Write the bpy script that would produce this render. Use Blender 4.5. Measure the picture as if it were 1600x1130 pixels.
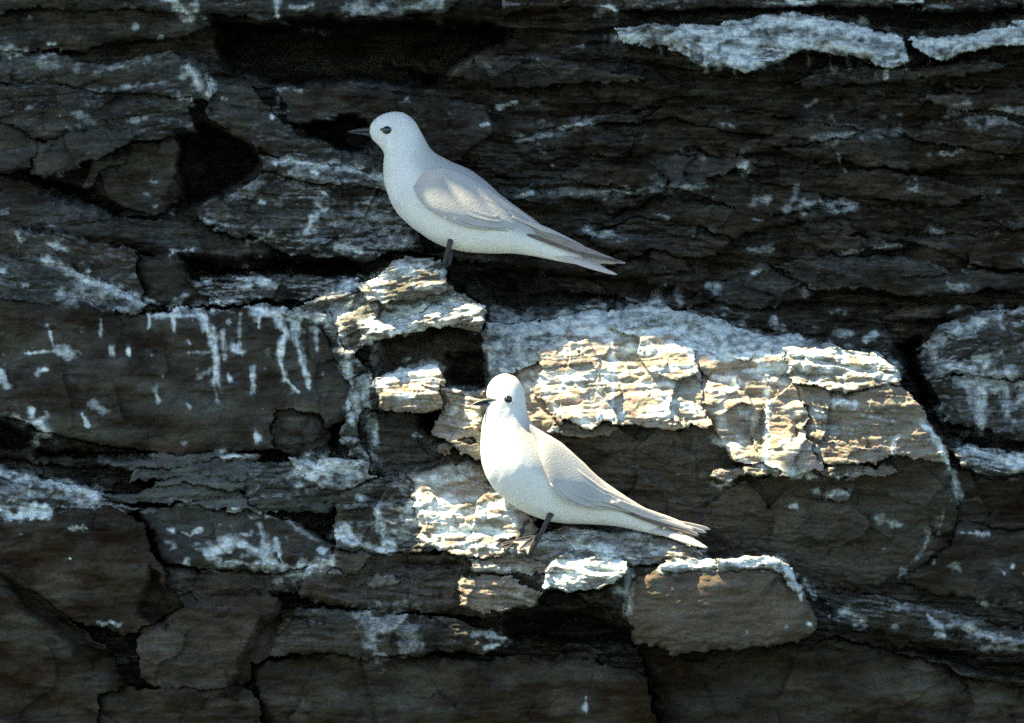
import bpy, math
import numpy as np
from mathutils import Vector

# ------------------------------------------------------------------ camera, sky, sun, exposure
S = 0.0006            # metres per unit of the cliff grid (the photograph's pixel at the cliff)
ZC = 5.0              # height of the picture's middle above the sea
CAMD = 14.0           # telephoto distance
sc = bpy.context.scene
for o in list(bpy.data.objects):
    bpy.data.objects.remove(o)
cd = bpy.data.cameras.new('camera'); cam = bpy.data.objects.new('camera', cd)
sc.collection.objects.link(cam)
cam.location = (0, -CAMD, ZC); cam.rotation_euler = (math.radians(90), 0, 0)
cd.sensor_width = 36; cd.lens = 36 * CAMD / (1600 * S)
cd.clip_start = 0.1; cd.clip_end = 5000
sc.camera = cam
cd.dof.use_dof = True; cd.dof.focus_distance = CAMD - 0.05; cd.dof.aperture_fstop = 3.5

SUN = np.array([-0.51, -0.13, 0.85]); SUN /= np.linalg.norm(SUN)     # direction to the sun
w = bpy.data.worlds.new('World'); sc.world = w; w.use_nodes = True
nt = w.node_tree
sky = nt.nodes.new('ShaderNodeTexSky'); sky.sky_type = 'NISHITA'; sky.sun_disc = False
sky.sun_elevation = math.asin(SUN[2]); sky.sun_rotation = math.atan2(SUN[0], SUN[1])
sky.air_density = 1.0; sky.dust_density = 0.6; sky.ozone_density = 0.25
nt.links.new(sky.outputs[0], nt.nodes['Background'].inputs[0])
nt.nodes['Background'].inputs[1].default_value = 0.085
sd = bpy.data.lights.new('sun', 'SUN'); sun = bpy.data.objects.new('sun', sd)
sc.collection.objects.link(sun)
sd.energy = 4.9; sd.angle = math.radians(0.4); sd.color = (1.0, 0.84, 0.54)
sun.rotation_euler = Vector(-SUN).to_track_quat('-Z', 'Y').to_euler()
sc.view_settings.view_transform = 'Standard'; sc.view_settings.look = 'None'
sc.view_settings.gamma = 1; sc.view_settings.exposure = 2.25
sc.view_settings.use_curve_mapping = False
sc.cycles.max_bounces = 6; sc.cycles.diffuse_bounces = 4
sc.cycles.use_denoising = False

# ------------------------------------------------------------------ helpers
def P(u, v, D=0.0):
    """picture position (u right, v down) at D grid units in front of the cliff plane -> world"""
    k = (CAMD - np.asarray(D) * S) / CAMD
    return ((u - 800) * S * k, -np.asarray(D) * S, (565 - v) * S * k + ZC)

def hsh(i, j, seed):
    i = np.asarray(i).astype(np.int64).astype(np.uint32); j = np.asarray(j).astype(np.int64).astype(np.uint32)
    h = i * np.uint32(374761393) + j * np.uint32(668265263) + np.uint32((seed * 2246822519) & 0xffffffff)
    h = (h ^ (h >> np.uint32(13))) * np.uint32(1274126177)
    h = (h ^ (h >> np.uint32(16))) * np.uint32(2246822519)
    h = h ^ (h >> np.uint32(15))
    return (h & np.uint32(0xffffff)).astype(np.float32) / np.float32(0xffffff)

def noise(x, y, seed=0):
    x = np.asarray(x, np.float32); y = np.asarray(y, np.float32)
    xi = np.floor(x); yi = np.floor(y); fx = x - xi; fy = y - yi
    fx = fx * fx * (3 - 2 * fx); fy = fy * fy * (3 - 2 * fy)
    a = hsh(xi, yi, seed); b = hsh(xi + 1, yi, seed); c = hsh(xi, yi + 1, seed); d = hsh(xi + 1, yi + 1, seed)
    return (a + (b - a) * fx) * (1 - fy) + (c + (d - c) * fx) * fy - 0.5

def fbm(x, y, o=4, seed=0, g=0.5):
    r = 0; a = 1.0
    for k in range(o):
        r = r + a * noise(x, y, seed + 17 * k); x = x * 2.03 + 11.3; y = y * 2.03 + 5.7; a *= g
    return r

def sstep(a, b, x):
    t = np.clip((x - a) / (b - a), 0, 1); return t * t * (3 - 2 * t)

def strata(u, v, m, th, L, seed):
    """thin bedding: broken layers with slope m, thickness th, plates about L*th long; about -1..1"""
    w_ = v - m * u + th * 1.3 * fbm(u / (th * 9), v / (th * 9), 3, seed)
    w_ = w_ / th + 0.9 * noise(w_ / (th * 2.7), u * 0 + 3.1, seed + 1)
    k = np.floor(w_); f = w_ - k
    uu = u / (th * L) + hsh(k, k * 0, seed + 2) * 57 + 0.35 * fbm(u / (th * 1.1), v / (th * 1.1), 2, seed + 9)
    j = np.floor(uu)
    p = hsh(k, j, seed + 3) - 0.5 + 0.6 * noise(uu * 1.7, k * 7.3, seed + 4)
    t = (hsh(k, j, seed + 5) - 0.5) * 1.1 * (f - 0.5)
    e = -0.5 * (1 - sstep(0.0, 0.24, f)) - 0.3 * sstep(0.72, 1.0, f)
    q = uu - j
    e2 = -0.10 * (1 - sstep(0.0, 0.06, np.minimum(q, 1 - q)))
    return p + t + e + e2

def facets(u, v, sz, seed):
    x = u / sz; y = v / sz
    xi = np.floor(x); yi = np.floor(y)
    best = np.full(np.shape(x), 9e9, np.float32); h = np.zeros(np.shape(x), np.float32)
    for a in (-1, 0, 1):
        for b in (-1, 0, 1):
            ci = xi + a; cj = yi + b
            px = ci + hsh(ci, cj, seed); py = cj + hsh(ci, cj, seed + 1)
            dx = x - px; dy = y - py; d = dx * dx + dy * dy
            s = hsh(ci, cj, seed + 2) - 0.5 + (hsh(ci, cj, seed + 3) - 0.5) * 2.6 * dx + (hsh(ci, cj, seed + 4) - 0.5) * 3.4 * dy
            m = d < best
            h = np.where(m, s, h); best = np.where(m, d, best)
    return h

def polydist(u, v, poly):
    """signed distance to a polygon, positive inside"""
    inside = np.zeros(u.shape, bool); dm = np.full(u.shape, 1e9, np.float32)
    n = len(poly)
    for i in range(n):
        x0, y0 = poly[i]; x1, y1 = poly[(i + 1) % n]
        if y0 != y1:
            c = ((y0 > v) != (y1 > v)) & (u < (x1 - x0) * (v - y0) / (y1 - y0) + x0)
            inside ^= c
        dx, dy = x1 - x0, y1 - y0
        t = np.clip(((u - x0) * dx + (v - y0) * dy) / (dx * dx + dy * dy + 1e-6), 0, 1)
        dm = np.minimum(dm, np.hypot(u - x0 - t * dx, v - y0 - t * dy))
    return np.where(inside, dm, -dm)

def linedist(u, v, pts):
    dm = np.full(u.shape, 1e9, np.float32)
    if len(pts) == 1:
        return np.hypot(u - pts[0][0], v - pts[0][1])
    for (x0, y0), (x1, y1) in zip(pts[:-1], pts[1:]):
        dx, dy = x1 - x0, y1 - y0
        t = np.clip(((u - x0) * dx + (v - y0) * dy) / (dx * dx + dy * dy + 1e-6), 0, 1)
        dm = np.minimum(dm, np.hypot(u - x0 - t * dx, v - y0 - t * dy))
    return dm

# ------------------------------------------------------------------ materials
def mat(name):
    m = bpy.data.materials.new(name); m.use_nodes = True
    return m, m.node_tree, m.node_tree.nodes['Principled BSDF']

def N(nt, t, **k):
    n = nt.nodes.new(t)
    for a, b in k.items(): setattr(n, a, b)
    return n

def mixc(nt, fac, a, b, mode='MIX'):
    n = N(nt, 'ShaderNodeMix', data_type='RGBA', blend_type=mode)
    for s, x in ((n.inputs[0], fac), (n.inputs[6], a), (n.inputs[7], b)):
        if hasattr(x, 'links') or isinstance(x, bpy.types.NodeSocket): nt.links.new(x, s)
        else: s.default_value = x if not isinstance(x, tuple) else (*x, 1)
    return n.outputs[2]

def mth(nt, op, a, b=0.0, c=None):
    n = N(nt, 'ShaderNodeMath', operation=op)
    for s, x in zip(n.inputs, (a, b, c)):
        if x is None: continue
        if isinstance(x, bpy.types.NodeSocket): nt.links.new(x, s)
        else: s.default_value = x
    return n.outputs[0]

def ramp(nt, x, *stops):
    n = N(nt, 'ShaderNodeValToRGB')
    el = n.color_ramp.elements
    while len(el) < len(stops): el.new(0.5)
    for e, (p, c) in zip(el, stops):
        e.position = p; e.color = (*c, 1) if isinstance(c, tuple) else (c, c, c, 1)
    nt.links.new(x, n.inputs[0])
    return n.outputs[0]

def tex(nt, co, scale, detail=4, rough=0.55, stretch=None):
    if stretch:
        mp = N(nt, 'ShaderNodeMapping'); mp.inputs['Scale'].default_value = stretch
        nt.links.new(co, mp.inputs[0]); co = mp.outputs[0]
    n = N(nt, 'ShaderNodeTexNoise'); n.inputs['Scale'].default_value = scale
    n.inputs['Detail'].default_value = detail; n.inputs['Roughness'].default_value = rough
    nt.links.new(co, n.inputs['Vector'])
    return n.outputs['Fac'], n.outputs['Color']

def ramp2(nt, col):
    """noise colour centred on 0.5 -> strong speckle centred on 1, each channel by itself"""
    a = N(nt, 'ShaderNodeVectorMath', operation='MULTIPLY_ADD'); nt.links.new(col, a.inputs[0])
    a.inputs[1].default_value = (4.2, 4.2, 4.2); a.inputs[2].default_value = (-1.05, -1.05, -1.05)
    b = N(nt, 'ShaderNodeVectorMath', operation='MAXIMUM'); nt.links.new(a.outputs[0], b.inputs[0]); b.inputs[1].default_value = (.12, .12, .12)
    return b.outputs[0]

def make_rock():
    m, nt, bs = mat('slaty rock with guano')
    co = N(nt, 'ShaderNodeTexCoord').outputs['Object']
    at = lambda a: N(nt, 'ShaderNodeAttribute', attribute_name=a).outputs['Fac']
    gu, tone, warm, wash, rgh = at('guano'), at('tone'), at('warm'), at('wash'), at('rough')
    big, bigc = tex(nt, co, 14, 5, 0.6, (1, 1, 2.2))
    lay, _ = tex(nt, co, 30, 6, 0.65, (1, 1, 6))
    fine, finec = tex(nt, co, 560, 4, 0.75)
    c1 = ramp(nt, big, (0.34, (0.010, 0.005, 0.002)), (0.5, (0.026, 0.018, 0.010)), (0.68, (0.062, 0.062, 0.050)))
    c2 = ramp(nt, lay, (0.38, (0.006, 0.003, 0.001)), (0.5, (0.020, 0.014, 0.008)), (0.66, (0.095, 0.105, 0.092)))
    c = mixc(nt, mth(nt, 'MULTIPLY_ADD', rgh, 0.6, 0.08), c1, c2)
    c = mixc(nt, 1.0, c, (0.84, 0.75, 0.61), 'MULTIPLY')
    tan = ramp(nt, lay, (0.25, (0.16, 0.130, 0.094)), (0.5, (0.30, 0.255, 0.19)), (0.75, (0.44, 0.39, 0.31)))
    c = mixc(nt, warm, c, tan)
    grey = ramp(nt, lay, (0.25, (0.045, 0.05, 0.045)), (0.75, (0.14, 0.165, 0.15)))
    c = mixc(nt, tone, c, grey)
    # mineral speckle
    sp3 = ramp2(nt, finec)
    c = mixc(nt, 0.85, c, mixc(nt, 1.0, c, sp3, 'MULTIPLY'))
    # droppings: vertex mask broken up by fine noise
    gn, _ = tex(nt, co, 130, 5, 0.65, (1, 1, 1.3))
    gs, _ = tex(nt, co, 60, 4, 0.6, (3.2, 1, 0.7))
    g = mth(nt, 'ADD', gu, mth(nt, 'MULTIPLY', mth(nt, 'SUBTRACT', gn, 0.5), 0.8))
    g = mth(nt, 'ADD', g, mth(nt, 'MULTIPLY', mth(nt, 'SUBTRACT', gs, 0.5), 0.5))
    gm = ramp(nt, g, (0.14, 0.0), (0.5, 0.30), (1.0, 1.0))
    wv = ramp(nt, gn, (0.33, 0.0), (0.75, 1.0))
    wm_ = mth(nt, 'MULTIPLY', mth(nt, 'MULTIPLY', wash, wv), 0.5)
    c = mixc(nt, wm_, c, (0.30, 0.37, 0.37))  # wash colour: droppings film and the highlights painted on up-facing rock
    gate = ramp(nt, gu, (0.03, 0.0), (0.18, 1.0))
    gm = mth(nt, 'MULTIPLY', gm, gate)
    gc = ramp(nt, gn, (0.3, (0.36, 0.42, 0.41)), (0.55, (0.64, 0.71, 0.69)), (0.8, (0.80, 0.83, 0.79)))
    c = mixc(nt, gm, c, gc)
    nt.links.new(c, bs.inputs['Base Color'])
    bs.inputs['Roughness'].default_value = 0.9; bs.inputs['Specular IOR Level'].default_value = 0.06
    b1, _ = tex(nt, co, 240, 5, 0.65, (1, 1, 1.8))
    b2, _ = tex(nt, co, 60, 5, 0.6, (1, 1, 2.2))
    hgt = mth(nt, 'ADD', mth(nt, 'MULTIPLY', mth(nt, 'MULTIPLY', b1, 0.0017), mth(nt, 'ADD', rgh, 0.3)), mth(nt, 'MULTIPLY', mth(nt, 'MULTIPLY', b2, 0.0034), mth(nt, 'ADD', rgh, 0.05)))
    bp = N(nt, 'ShaderNodeBump'); bp.inputs['Strength'].default_value = 0.85; bp.inputs['Distance'].default_value = 1.0
    nt.links.new(hgt, bp.inputs['Height']); nt.links.new(bp.outputs[0], bs.inputs['Normal'])
    return m
ROCK = make_rock()

def plain(name, col, rough=0.6, bump=0.0, scale=300, spec=0.3, var=0.0, stretch=None):
    m, nt, bs = mat(name)
    co = N(nt, 'ShaderNodeTexCoord').outputs['Object']
    f, _ = tex(nt, co, scale, 4, 0.6, stretch)
    lo = tuple(c * (1 - var) for c in col); hi = tuple(min(1, c * (1 + var)) for c in col)
    nt.links.new(ramp(nt, f, (0.3, lo), (0.7, hi)), bs.inputs['Base Color'])
    bs.inputs['Roughness'].default_value = rough; bs.inputs['Specular IOR Level'].default_value = spec
    if bump:
        bp = N(nt, 'ShaderNodeBump'); bp.inputs['Distance'].default_value = bump
        nt.links.new(f, bp.inputs['Height']); nt.links.new(bp.outputs[0], bs.inputs['Normal'])
    return m

# ------------------------------------------------------------------ object makers
COL = sc.collection
def link(name, me, parent=None, material=None):
    o = bpy.data.objects.new(name, me); COL.objects.link(o)
    if parent is not None: o.parent = parent
    if material is not None: me.materials.append(material)
    return o

def fast_mesh(name, co, faces, smooth=True, attrs=None):
    """co (n,3); faces: list of int arrays (m,k)"""
    me = bpy.data.meshes.new(name)
    me.vertices.add(len(co)); me.vertices.foreach_set('co', np.ascontiguousarray(co, np.float32).ravel())
    tot = np.concatenate([np.full(len(f), f.shape[1], np.int32) for f in faces])
    idx = np.concatenate([f.ravel() for f in faces]).astype(np.int32)
    st = np.concatenate([[0], np.cumsum(tot)[:-1]]).astype(np.int32)
    me.loops.add(len(idx)); me.loops.foreach_set('vertex_index', idx)
    me.polygons.add(len(tot)); me.polygons.foreach_set('loop_start', st); me.polygons.foreach_set('loop_total', tot)
    me.update(calc_edges=True)
    if smooth: me.polygons.foreach_set('use_smooth', np.ones(len(tot), bool))
    for k, a in (attrs or {}).items():
        me.attributes.new(k, 'FLOAT', 'POINT').data.foreach_set('value', np.ascontiguousarray(a, np.float32))
    me.validate()
    return me

def kind(o, k): o['kind'] = k

# ------------------------------------------------------------------ the cliff: relief on a grid, cut into its blocks
def axis(a, b, st):
    mid = np.arange(a - 60, b + 60 + st, st)
    lo = []; x = a - 60; s_ = st
    while x > a - 7000: s_ *= 1.09; x -= s_; lo.append(x)
    hi = []; x = mid[-1]; s_ = st
    while x < b + 7000: s_ *= 1.09; x += s_; hi.append(x)
    return np.concatenate([lo[::-1], mid, hi]).astype(np.float32)
STEP = 1.5
us = axis(0, 1600, STEP); vs = axis(0, 1130, STEP)
U, V = np.meshgrid(us, vs)
# outlines are wobbled so no edge is ruled
WU = U + 17 * fbm(U / 70, V / 45, 4, 71) + 7 * fbm(U / 12, V / 9, 3, 74)
WV = V + 15 * fbm(U / 70, V / 45, 4, 91) + 6 * fbm(U / 12, V / 8, 3, 95)
LUMP = (fbm(U / 60 , V / 20, 5, 141, .55) + 0.5 * np.abs(fbm(U / 34, V / 15, 4, 147)) * 2).astype(np.float32)

prof = np.interp(V, [-4000, -300, 0, 100, 300, 450, 560, 700, 900, 1130, 1500, 6000],
                 [-900, -190, -140, -150, -140, -140, -110, -90, -60, -50, -60, 900])
D = prof + 26 * strata(U, V, 0.04, 60, 6, 5) + 11 * strata(U, V, 0.02, 17, 6, 6) + 6 * strata(U, V, 0.05, 7, 6, 66) + 30 * fbm(U / 300, V / 200, 4, 8) + 24 * LUMP
D += np.where((np.abs(U - 800) > 1000) | (np.abs(V - 565) > 800), 260 * fbm(U / 1500, V / 1100, 5, 31), 0)
D = D.astype(np.float32); DB = D.copy()
OWN = np.zeros(D.shape, np.int32); TONE = np.zeros_like(D); WARM = np.zeros_like(D); AUTO = np.zeros_like(D); ROUGH = np.full_like(D, .9)
TONE += 0.10

BLOCKS = []
def block(name, poly, d, gx=0.0, gy=0.0, r=14, ra=14, st=0.6, m=0.02, th=30, fa=0.5, tone=0.0, warm=0.0, auto=0.15, label=None):
    BLOCKS.append(dict(name=name, poly=poly, label=label)); bid = len(BLOCKS)
    xs = [p[0] for p in poly]; ys = [p[1] for p in poly]
    i0, i1 = np.searchsorted(us, [min(xs) - 25, max(xs) + 25]); j0, j1 = np.searchsorted(vs, [min(ys) - 25, max(ys) + 25])
    sl = (slice(j0, j1), slice(i0, i1))
    u, v = U[sl], V[sl]
    sd_ = polydist(WU[sl], WV[sl], poly)
    ins = sd_ > 0
    uc, vc = sum(xs) / len(xs), sum(ys) / len(ys)
    s_ = bid * 101
    r = r * (0.8 + 1.4 * np.clip(0.5 + fbm(u / 45, v / 45, 2, s_ + 60), 0, 1)); ra = ra * (0.5 + 1.6 * np.clip(0.5 + fbm(u / 60, v / 60, 2, s_ + 63), 0, 1))
    t = np.clip(1 - (sd_ + 3 * fbm(u / 6, v / 6, 2, s_ + 66)) / r, 0, 1)
    h = d + gx * (u - uc) + gy * (v - vc) - ra * (1 - np.sqrt(np.clip(1 - t * t, 0, 1)))
    h = h + st * (13 * strata(u, v, m, th, 4.5, s_) + 5.5 * strata(u, v, m, th * 0.42, 5, s_ + 20) + 1.8 * strata(u, v, m * 1.2, th * 0.19, 5, s_ + 40))
    h = h + fa * (20 * facets(u + 18 * fbm(u / 40, v / 40, 3, s_), v + 12 * fbm(u / 40, v / 40, 3, s_ + 3), 85, s_ + 7)
                  + 5 * facets(u + 16 * fbm(u / 22, v / 18, 3, s_ + 5), v * 1.5 + 14 * fbm(u / 22, v / 18, 3, s_ + 8), 40, s_ + 11))
    h = h + 16 * fbm(u / 90, v / 60, 5, s_ + 50, 0.5) + (6 + 14 * min(st, 1)) * (0.45 if warm > .45 else 1.0) * LUMP[sl]
    D[sl] = np.where(ins, h, D[sl]); OWN[sl] = np.where(ins, bid, OWN[sl])
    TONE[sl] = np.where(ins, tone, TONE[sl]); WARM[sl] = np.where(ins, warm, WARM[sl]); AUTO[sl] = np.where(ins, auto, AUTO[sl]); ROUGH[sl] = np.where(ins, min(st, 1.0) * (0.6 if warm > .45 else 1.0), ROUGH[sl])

B = block
# --- upper left
B('rock_slab', [(-80, 20), (120, 5), (260, 0), (330, 10), (340, 40), (250, 62), (90, 80), (-80, 90)], -85, gy=.3, m=-.05, th=26, tone=.12)
B('rock_slab', [(-80, 85), (60, 80), (180, 95), (270, 80), (330, 100), (330, 150), (240, 175), (100, 190), (-80, 180)], -80, gy=.25, m=-.12, th=24, tone=.25, auto=.25)
B('rock_slab', [(-80, -60), (500, -60), (700, -60), (720, 0), (690, 20), (560, 26), (470, 32), (330, 24), (200, 8), (-80, 20)], -50, gy=.3, m=-.03, th=24, tone=.2, auto=.3)
B('rock_block', [(100, 130), (200, 150), (300, 150), (310, 205), (240, 240), (120, 215), (-80, 200), (-80, 130)], -72, m=-.15, th=22, tone=.22, auto=.2)
B('rock_block', [(-80, 205), (30, 195), (60, 215), (58, 262), (20, 270), (-80, 268)], -62, st=.3, tone=.25)
B('rock_block', [(55, 215), (140, 200), (215, 210), (190, 245), (130, 250), (75, 282), (52, 270)], -55, gx=.1, st=.2, fa=.8, tone=.3, auto=.05)
B('rock_block', [(140, 250), (290, 205), (330, 260), (260, 330), (170, 340), (120, 290)], -95, st=.4, fa=.8, tone=.08)
B('rock_block', [(320, 130), (390, 128), (420, 170), (470, 215), (540, 235), (600, 240), (610, 290), (500, 258), (425, 240), (370, 215), (330, 175)], -60, gy=.25, m=.2, th=22, st=.5, tone=.22, auto=.2)
B('rock_block', [(430, 135), (540, 132), (600, 140), (680, 150), (760, 170), (780, 210), (700, 260), (600, 250), (520, 205), (450, 190)], -85, gy=.2, m=.1, st=.4, tone=.16)
B('rock_slab', [(405, 242), (500, 248), (605, 280), (640, 300), (560, 305), (470, 290), (410, 268)], -28, gy=.4, m=.12, th=18, tone=.15, auto=.5)
B('rock_block', [(300, 318), (420, 275), (520, 290), (650, 300), (660, 400), (560, 402), (440, 390), (330, 372)], -45, gy=.2, m=.02, th=24, st=.9, fa=.8, tone=.15, auto=.55)
B('rock_block', [(-80, 255), (100, 300), (180, 335), (300, 345), (420, 385), (410, 420), (300, 410), (240, 400), (100, 370), (-80, 345)], -70, gy=.35, m=.1, th=28, st=.5, tone=.12, auto=.12)
# --- left middle
B('rock_block', [(-80, 345), (70, 360), (210, 395), (225, 440), (215, 472), (130, 430), (60, 410), (-80, 400)], -15, gy=.2, m=.2, th=26, st=.4, tone=.1, auto=.25)
B('rock_block', [(205, 400), (270, 400), (300, 430), (350, 450), (340, 472), (270, 480), (215, 468)], -20, st=.15, fa=.4, r=24, ra=26, tone=.05, auto=.05)
B('rock_slab', [(290, 432), (420, 430), (560, 432), (560, 455), (470, 470), (380, 474), (330, 470)], -24, gy=.3, m=-.02, th=14, tone=.15, auto=.5)
B('rock_block', [(-80, 395), (80, 405), (150, 440), (230, 470), (200, 492), (100, 478), (-80, 470)], 12, gy=.4, m=.25, th=14, tone=.42, auto=.3)
B('rock_block', [(-80, 462), (90, 470), (200, 486), (320, 476), (420, 480), (520, 498), (548, 560), (548, 640), (500, 690), (420, 706), (300, 712), (230, 705), (120, 690), (30, 660), (-80, 640)], 34, gx=.02, gy=.03, st=.1, fa=.35, r=20, ra=16, tone=.10, auto=.08, label='broad smooth dark face streaked with white droppings')
B('rock_block', [(430, 640), (500, 645), (520, 680), (510, 712), (470, 720), (430, 700)], 22, st=.3, fa=.8, tone=.12, auto=.1)
B('rock_block', [(430, 490), (520, 470), (585, 490), (600, 560), (596, 640), (600, 700), (560, 725), (530, 690), (545, 600), (500, 520)], 52, st=.8, fa=1., th=30, m=-.3, tone=.25, auto=.55)
B('rock_slab', [(-80, 640), (30, 660), (120, 690), (250, 712), (250, 740), (150, 735), (60, 730), (-80, 715)], -55, m=.1, st=.5, tone=.02)
for a, b_, tn, dd in (((150, 728), (400, 712), .6, 28), ((210, 745), (420, 730), .7, 34), ((240, 762), (380, 748), .8, 40), ((140, 778), (400, 765), .55, 36), ((300, 790), (470, 776), .6, 40)):
    x0, y1 = a; x1, y0 = b_
    B('rock_slab', [(x0, y0 + 3), ((x0 + x1) / 2, y0 - 6), (x1, y0), (x1 + 12, y0 + 9), (x1 - 10, y1 + 4), ((x0 + x1) / 2, y1 + 8), (x0 - 8, y1 + 2)], dd, gy=.4, m=-.03, th=14, st=.35, fa=.3, r=6, ra=8, tone=tn, warm=.06, auto=.12)
B('rock_slab', [(380, 735), (470, 720), (530, 735), (540, 790), (470, 800), (390, 790)], 46, m=-.05, th=16, st=.7, tone=.4, auto=.3)
B('rock_block', [(450, 715), (520, 706), (580, 725), (590, 770), (540, 775), (470, 755)], 66, gy=.3, st=.7, fa=1, tone=.2, auto=.75)
# --- lower left
B('rock_slab', [(-80, 728), (60, 740), (160, 768), (230, 800), (160, 812), (60, 820), (-80, 815)], 40, gy=.35, m=.12, th=20, tone=.2, auto=.45)
B('rock_block', [(-80, 800), (60, 806), (170, 788), (222, 822), (240, 880), (292, 938), (280, 975), (200, 1000), (100, 960), (-80, 880)], 62, gx=.08, gy=-.05, st=.12, fa=.35, r=18, ra=18, tone=.02, auto=.0, label='large dark triangular block with a sharp right edge')
B('rock_block', [(208, 800), (290, 785), (400, 795), (480, 815), (525, 850), (510, 885), (440, 895), (330, 892), (252, 882), (235, 840)], 30, gx=.02, gy=.12, st=.12, fa=.5, r=14, ra=12, tone=.2, auto=.1)
B('rock_slab', [(250, 888), (340, 892), (450, 893), (560, 878), (570, 905), (480, 925), (380, 930), (300, 950), (260, 920)], 15, gy=.3, m=-.08, st=.5, tone=.14, warm=.05, auto=.1)
B('rock_block', [(-80, 890), (60, 930), (170, 1010), (210, 1090), (230, 1210), (-80, 1210)], 55, gx=-.1, st=.15, fa=.35, r=24, ra=24, tone=.05, auto=0)
B('rock_block', [(215, 985), (300, 940), (420, 925), (455, 955), (430, 1020), (370, 1080), (280, 1090), (220, 1060)], 50, st=.15, fa=.4, r=20, ra=22, tone=.03, warm=.07, auto=0.03)
B('rock_block', [(160, 1080), (280, 1075), (370, 1070), (420, 1110), (430, 1210), (150, 1210)], 38, st=.2, fa=.35, tone=.02, auto=0)
B('rock_slab', [(440, 945), (560, 950), (700, 965), (780, 985), (795, 1000), (760, 1018), (640, 1032), (520, 1028), (430, 1020)], 66, gy=.2, m=.03, th=22, st=.5, tone=.12, auto=.15)
B('rock_block', [(395, 1030), (520, 1022), (700, 1032), (860, 1020), (980, 1040), (1060, 1080), (1070, 1210), (410, 1210)], 34, st=.12, fa=.35, r=30, ra=26, tone=.02, auto=0.02)
B('rock_block', [(1000, 1010), (1200, 1005), (1300, 990), (1400, 1020), (1520, 1060), (1680, 1090), (1680, 1210), (1040, 1210)], -80, gy=-.05, st=.16, fa=.6, r=30, ra=26, tone=.10, auto=0.03)
# --- upper right bedding
B('rock_slab', [(770, -60), (1680, -60), (1680, 8), (1500, 14), (1300, 10), (1000, 14), (780, 20)], -75, gy=.3, th=20, tone=.08, auto=.4)
rl = np.random.RandomState(12)
def lens(x0, x1, y0, y1, n, lmin, lmax, hmin, hmax, dmin, dmax, tmax, amax):
    for _ in range(n):          # wedge-ended bedding plates
        cx, cy, l, hh, dp = rl.uniform(x0, x1), rl.uniform(y0, y1), rl.uniform(lmin, lmax) / 2, rl.uniform(hmin, hmax) / 2, rl.uniform(-.09, .10)
        top = [(cx - l + 2 * l * t, cy + dp * l * (2 * t - 1) - hh * (math.sin(math.pi * t) ** .6) * rl.uniform(.6, 1.2)) for t in (0, .15, .35, .55, .8, 1)]
        bot = [(cx - l + 2 * l * t, cy + dp * l * (2 * t - 1) + hh * (math.sin(math.pi * t) ** .6) * rl.uniform(.6, 1.2)) for t in (.9, .65, .4, .18)]
        B('rock_slab', top + bot, rl.uniform(dmin, dmax), gx=rl.uniform(-.05, .05), gy=rl.uniform(.1, .5), m=dp, th=rl.uniform(16, 34), st=rl.uniform(.5, 1), fa=rl.uniform(.4, 1.1), r=rl.uniform(10, 26), ra=rl.uniform(5, 16), tone=rl.uniform(-.22, tmax), auto=rl.uniform(.03, amax))
lens(740, 1660, 110, 500, 34, 150, 430, 34, 86, -125, -66, .24, .2)
B('rock_slab', [(953, 50), (990, 42), (1110, 42), (1180, 28), (1250, 21), (1320, 30), (1385, 45), (1412, 60), (1420, 88), (1395, 104), (1330, 92), (1250, 84), (1190, 106), (1115, 104), (1060, 76), (975, 68)], -22, gy=.75, r=10, ra=12, st=.35, th=16, tone=.35, auto=.9, label='bright shelf coated with white droppings')
B('rock_slab', [(1418, 58), (1460, 54), (1510, 50), (1560, 36), (1680, 14), (1680, 62), (1545, 74), (1480, 86), (1440, 78)], -32, gy=.7, r=9, ra=10, st=.4, th=14, tone=.35, auto=.85)
# --- right
B('rock_block', [(1435, 545), (1460, 518), (1520, 495), (1600, 478), (1680, 470), (1680, 600), (1600, 596), (1500, 585), (1450, 600)], -6, gy=.3, st=.5, fa=.8, th=30, tone=.2, auto=.5)
B('rock_block', [(1450, 598), (1510, 585), (1680, 596), (1680, 700), (1600, 690), (1530, 672), (1480, 660)], 2, gy=.1, st=.5, fa=.8, tone=.14, auto=.4)
B('rock_slab', [(1478, 700), (1510, 690), (1560, 700), (1680, 720), (1680, 752), (1590, 742), (1500, 730)], 18, gy=.4, m=.15, th=18, tone=.2, auto=.7)
B('rock_block', [(1470, 735), (1560, 742), (1680, 752), (1680, 880), (1560, 860), (1480, 840)], -45, gy=.02, st=.4, tone=.04, auto=.08)
B('rock_block', [(1420, 800), (1500, 815), (1600, 830), (1680, 850), (1680, 985), (1560, 950), (1440, 925), (1380, 900)], -26, st=.25, fa=.7, r=24, ra=24, tone=.12, auto=.1)
B('rock_slab', [(1270, 925), (1400, 935), (1480, 960), (1600, 985), (1680, 990), (1680, 1035), (1560, 1018), (1430, 1000), (1300, 975)], -30, gy=.3, m=.1, th=18, st=.7, tone=.12, auto=.3)
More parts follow.
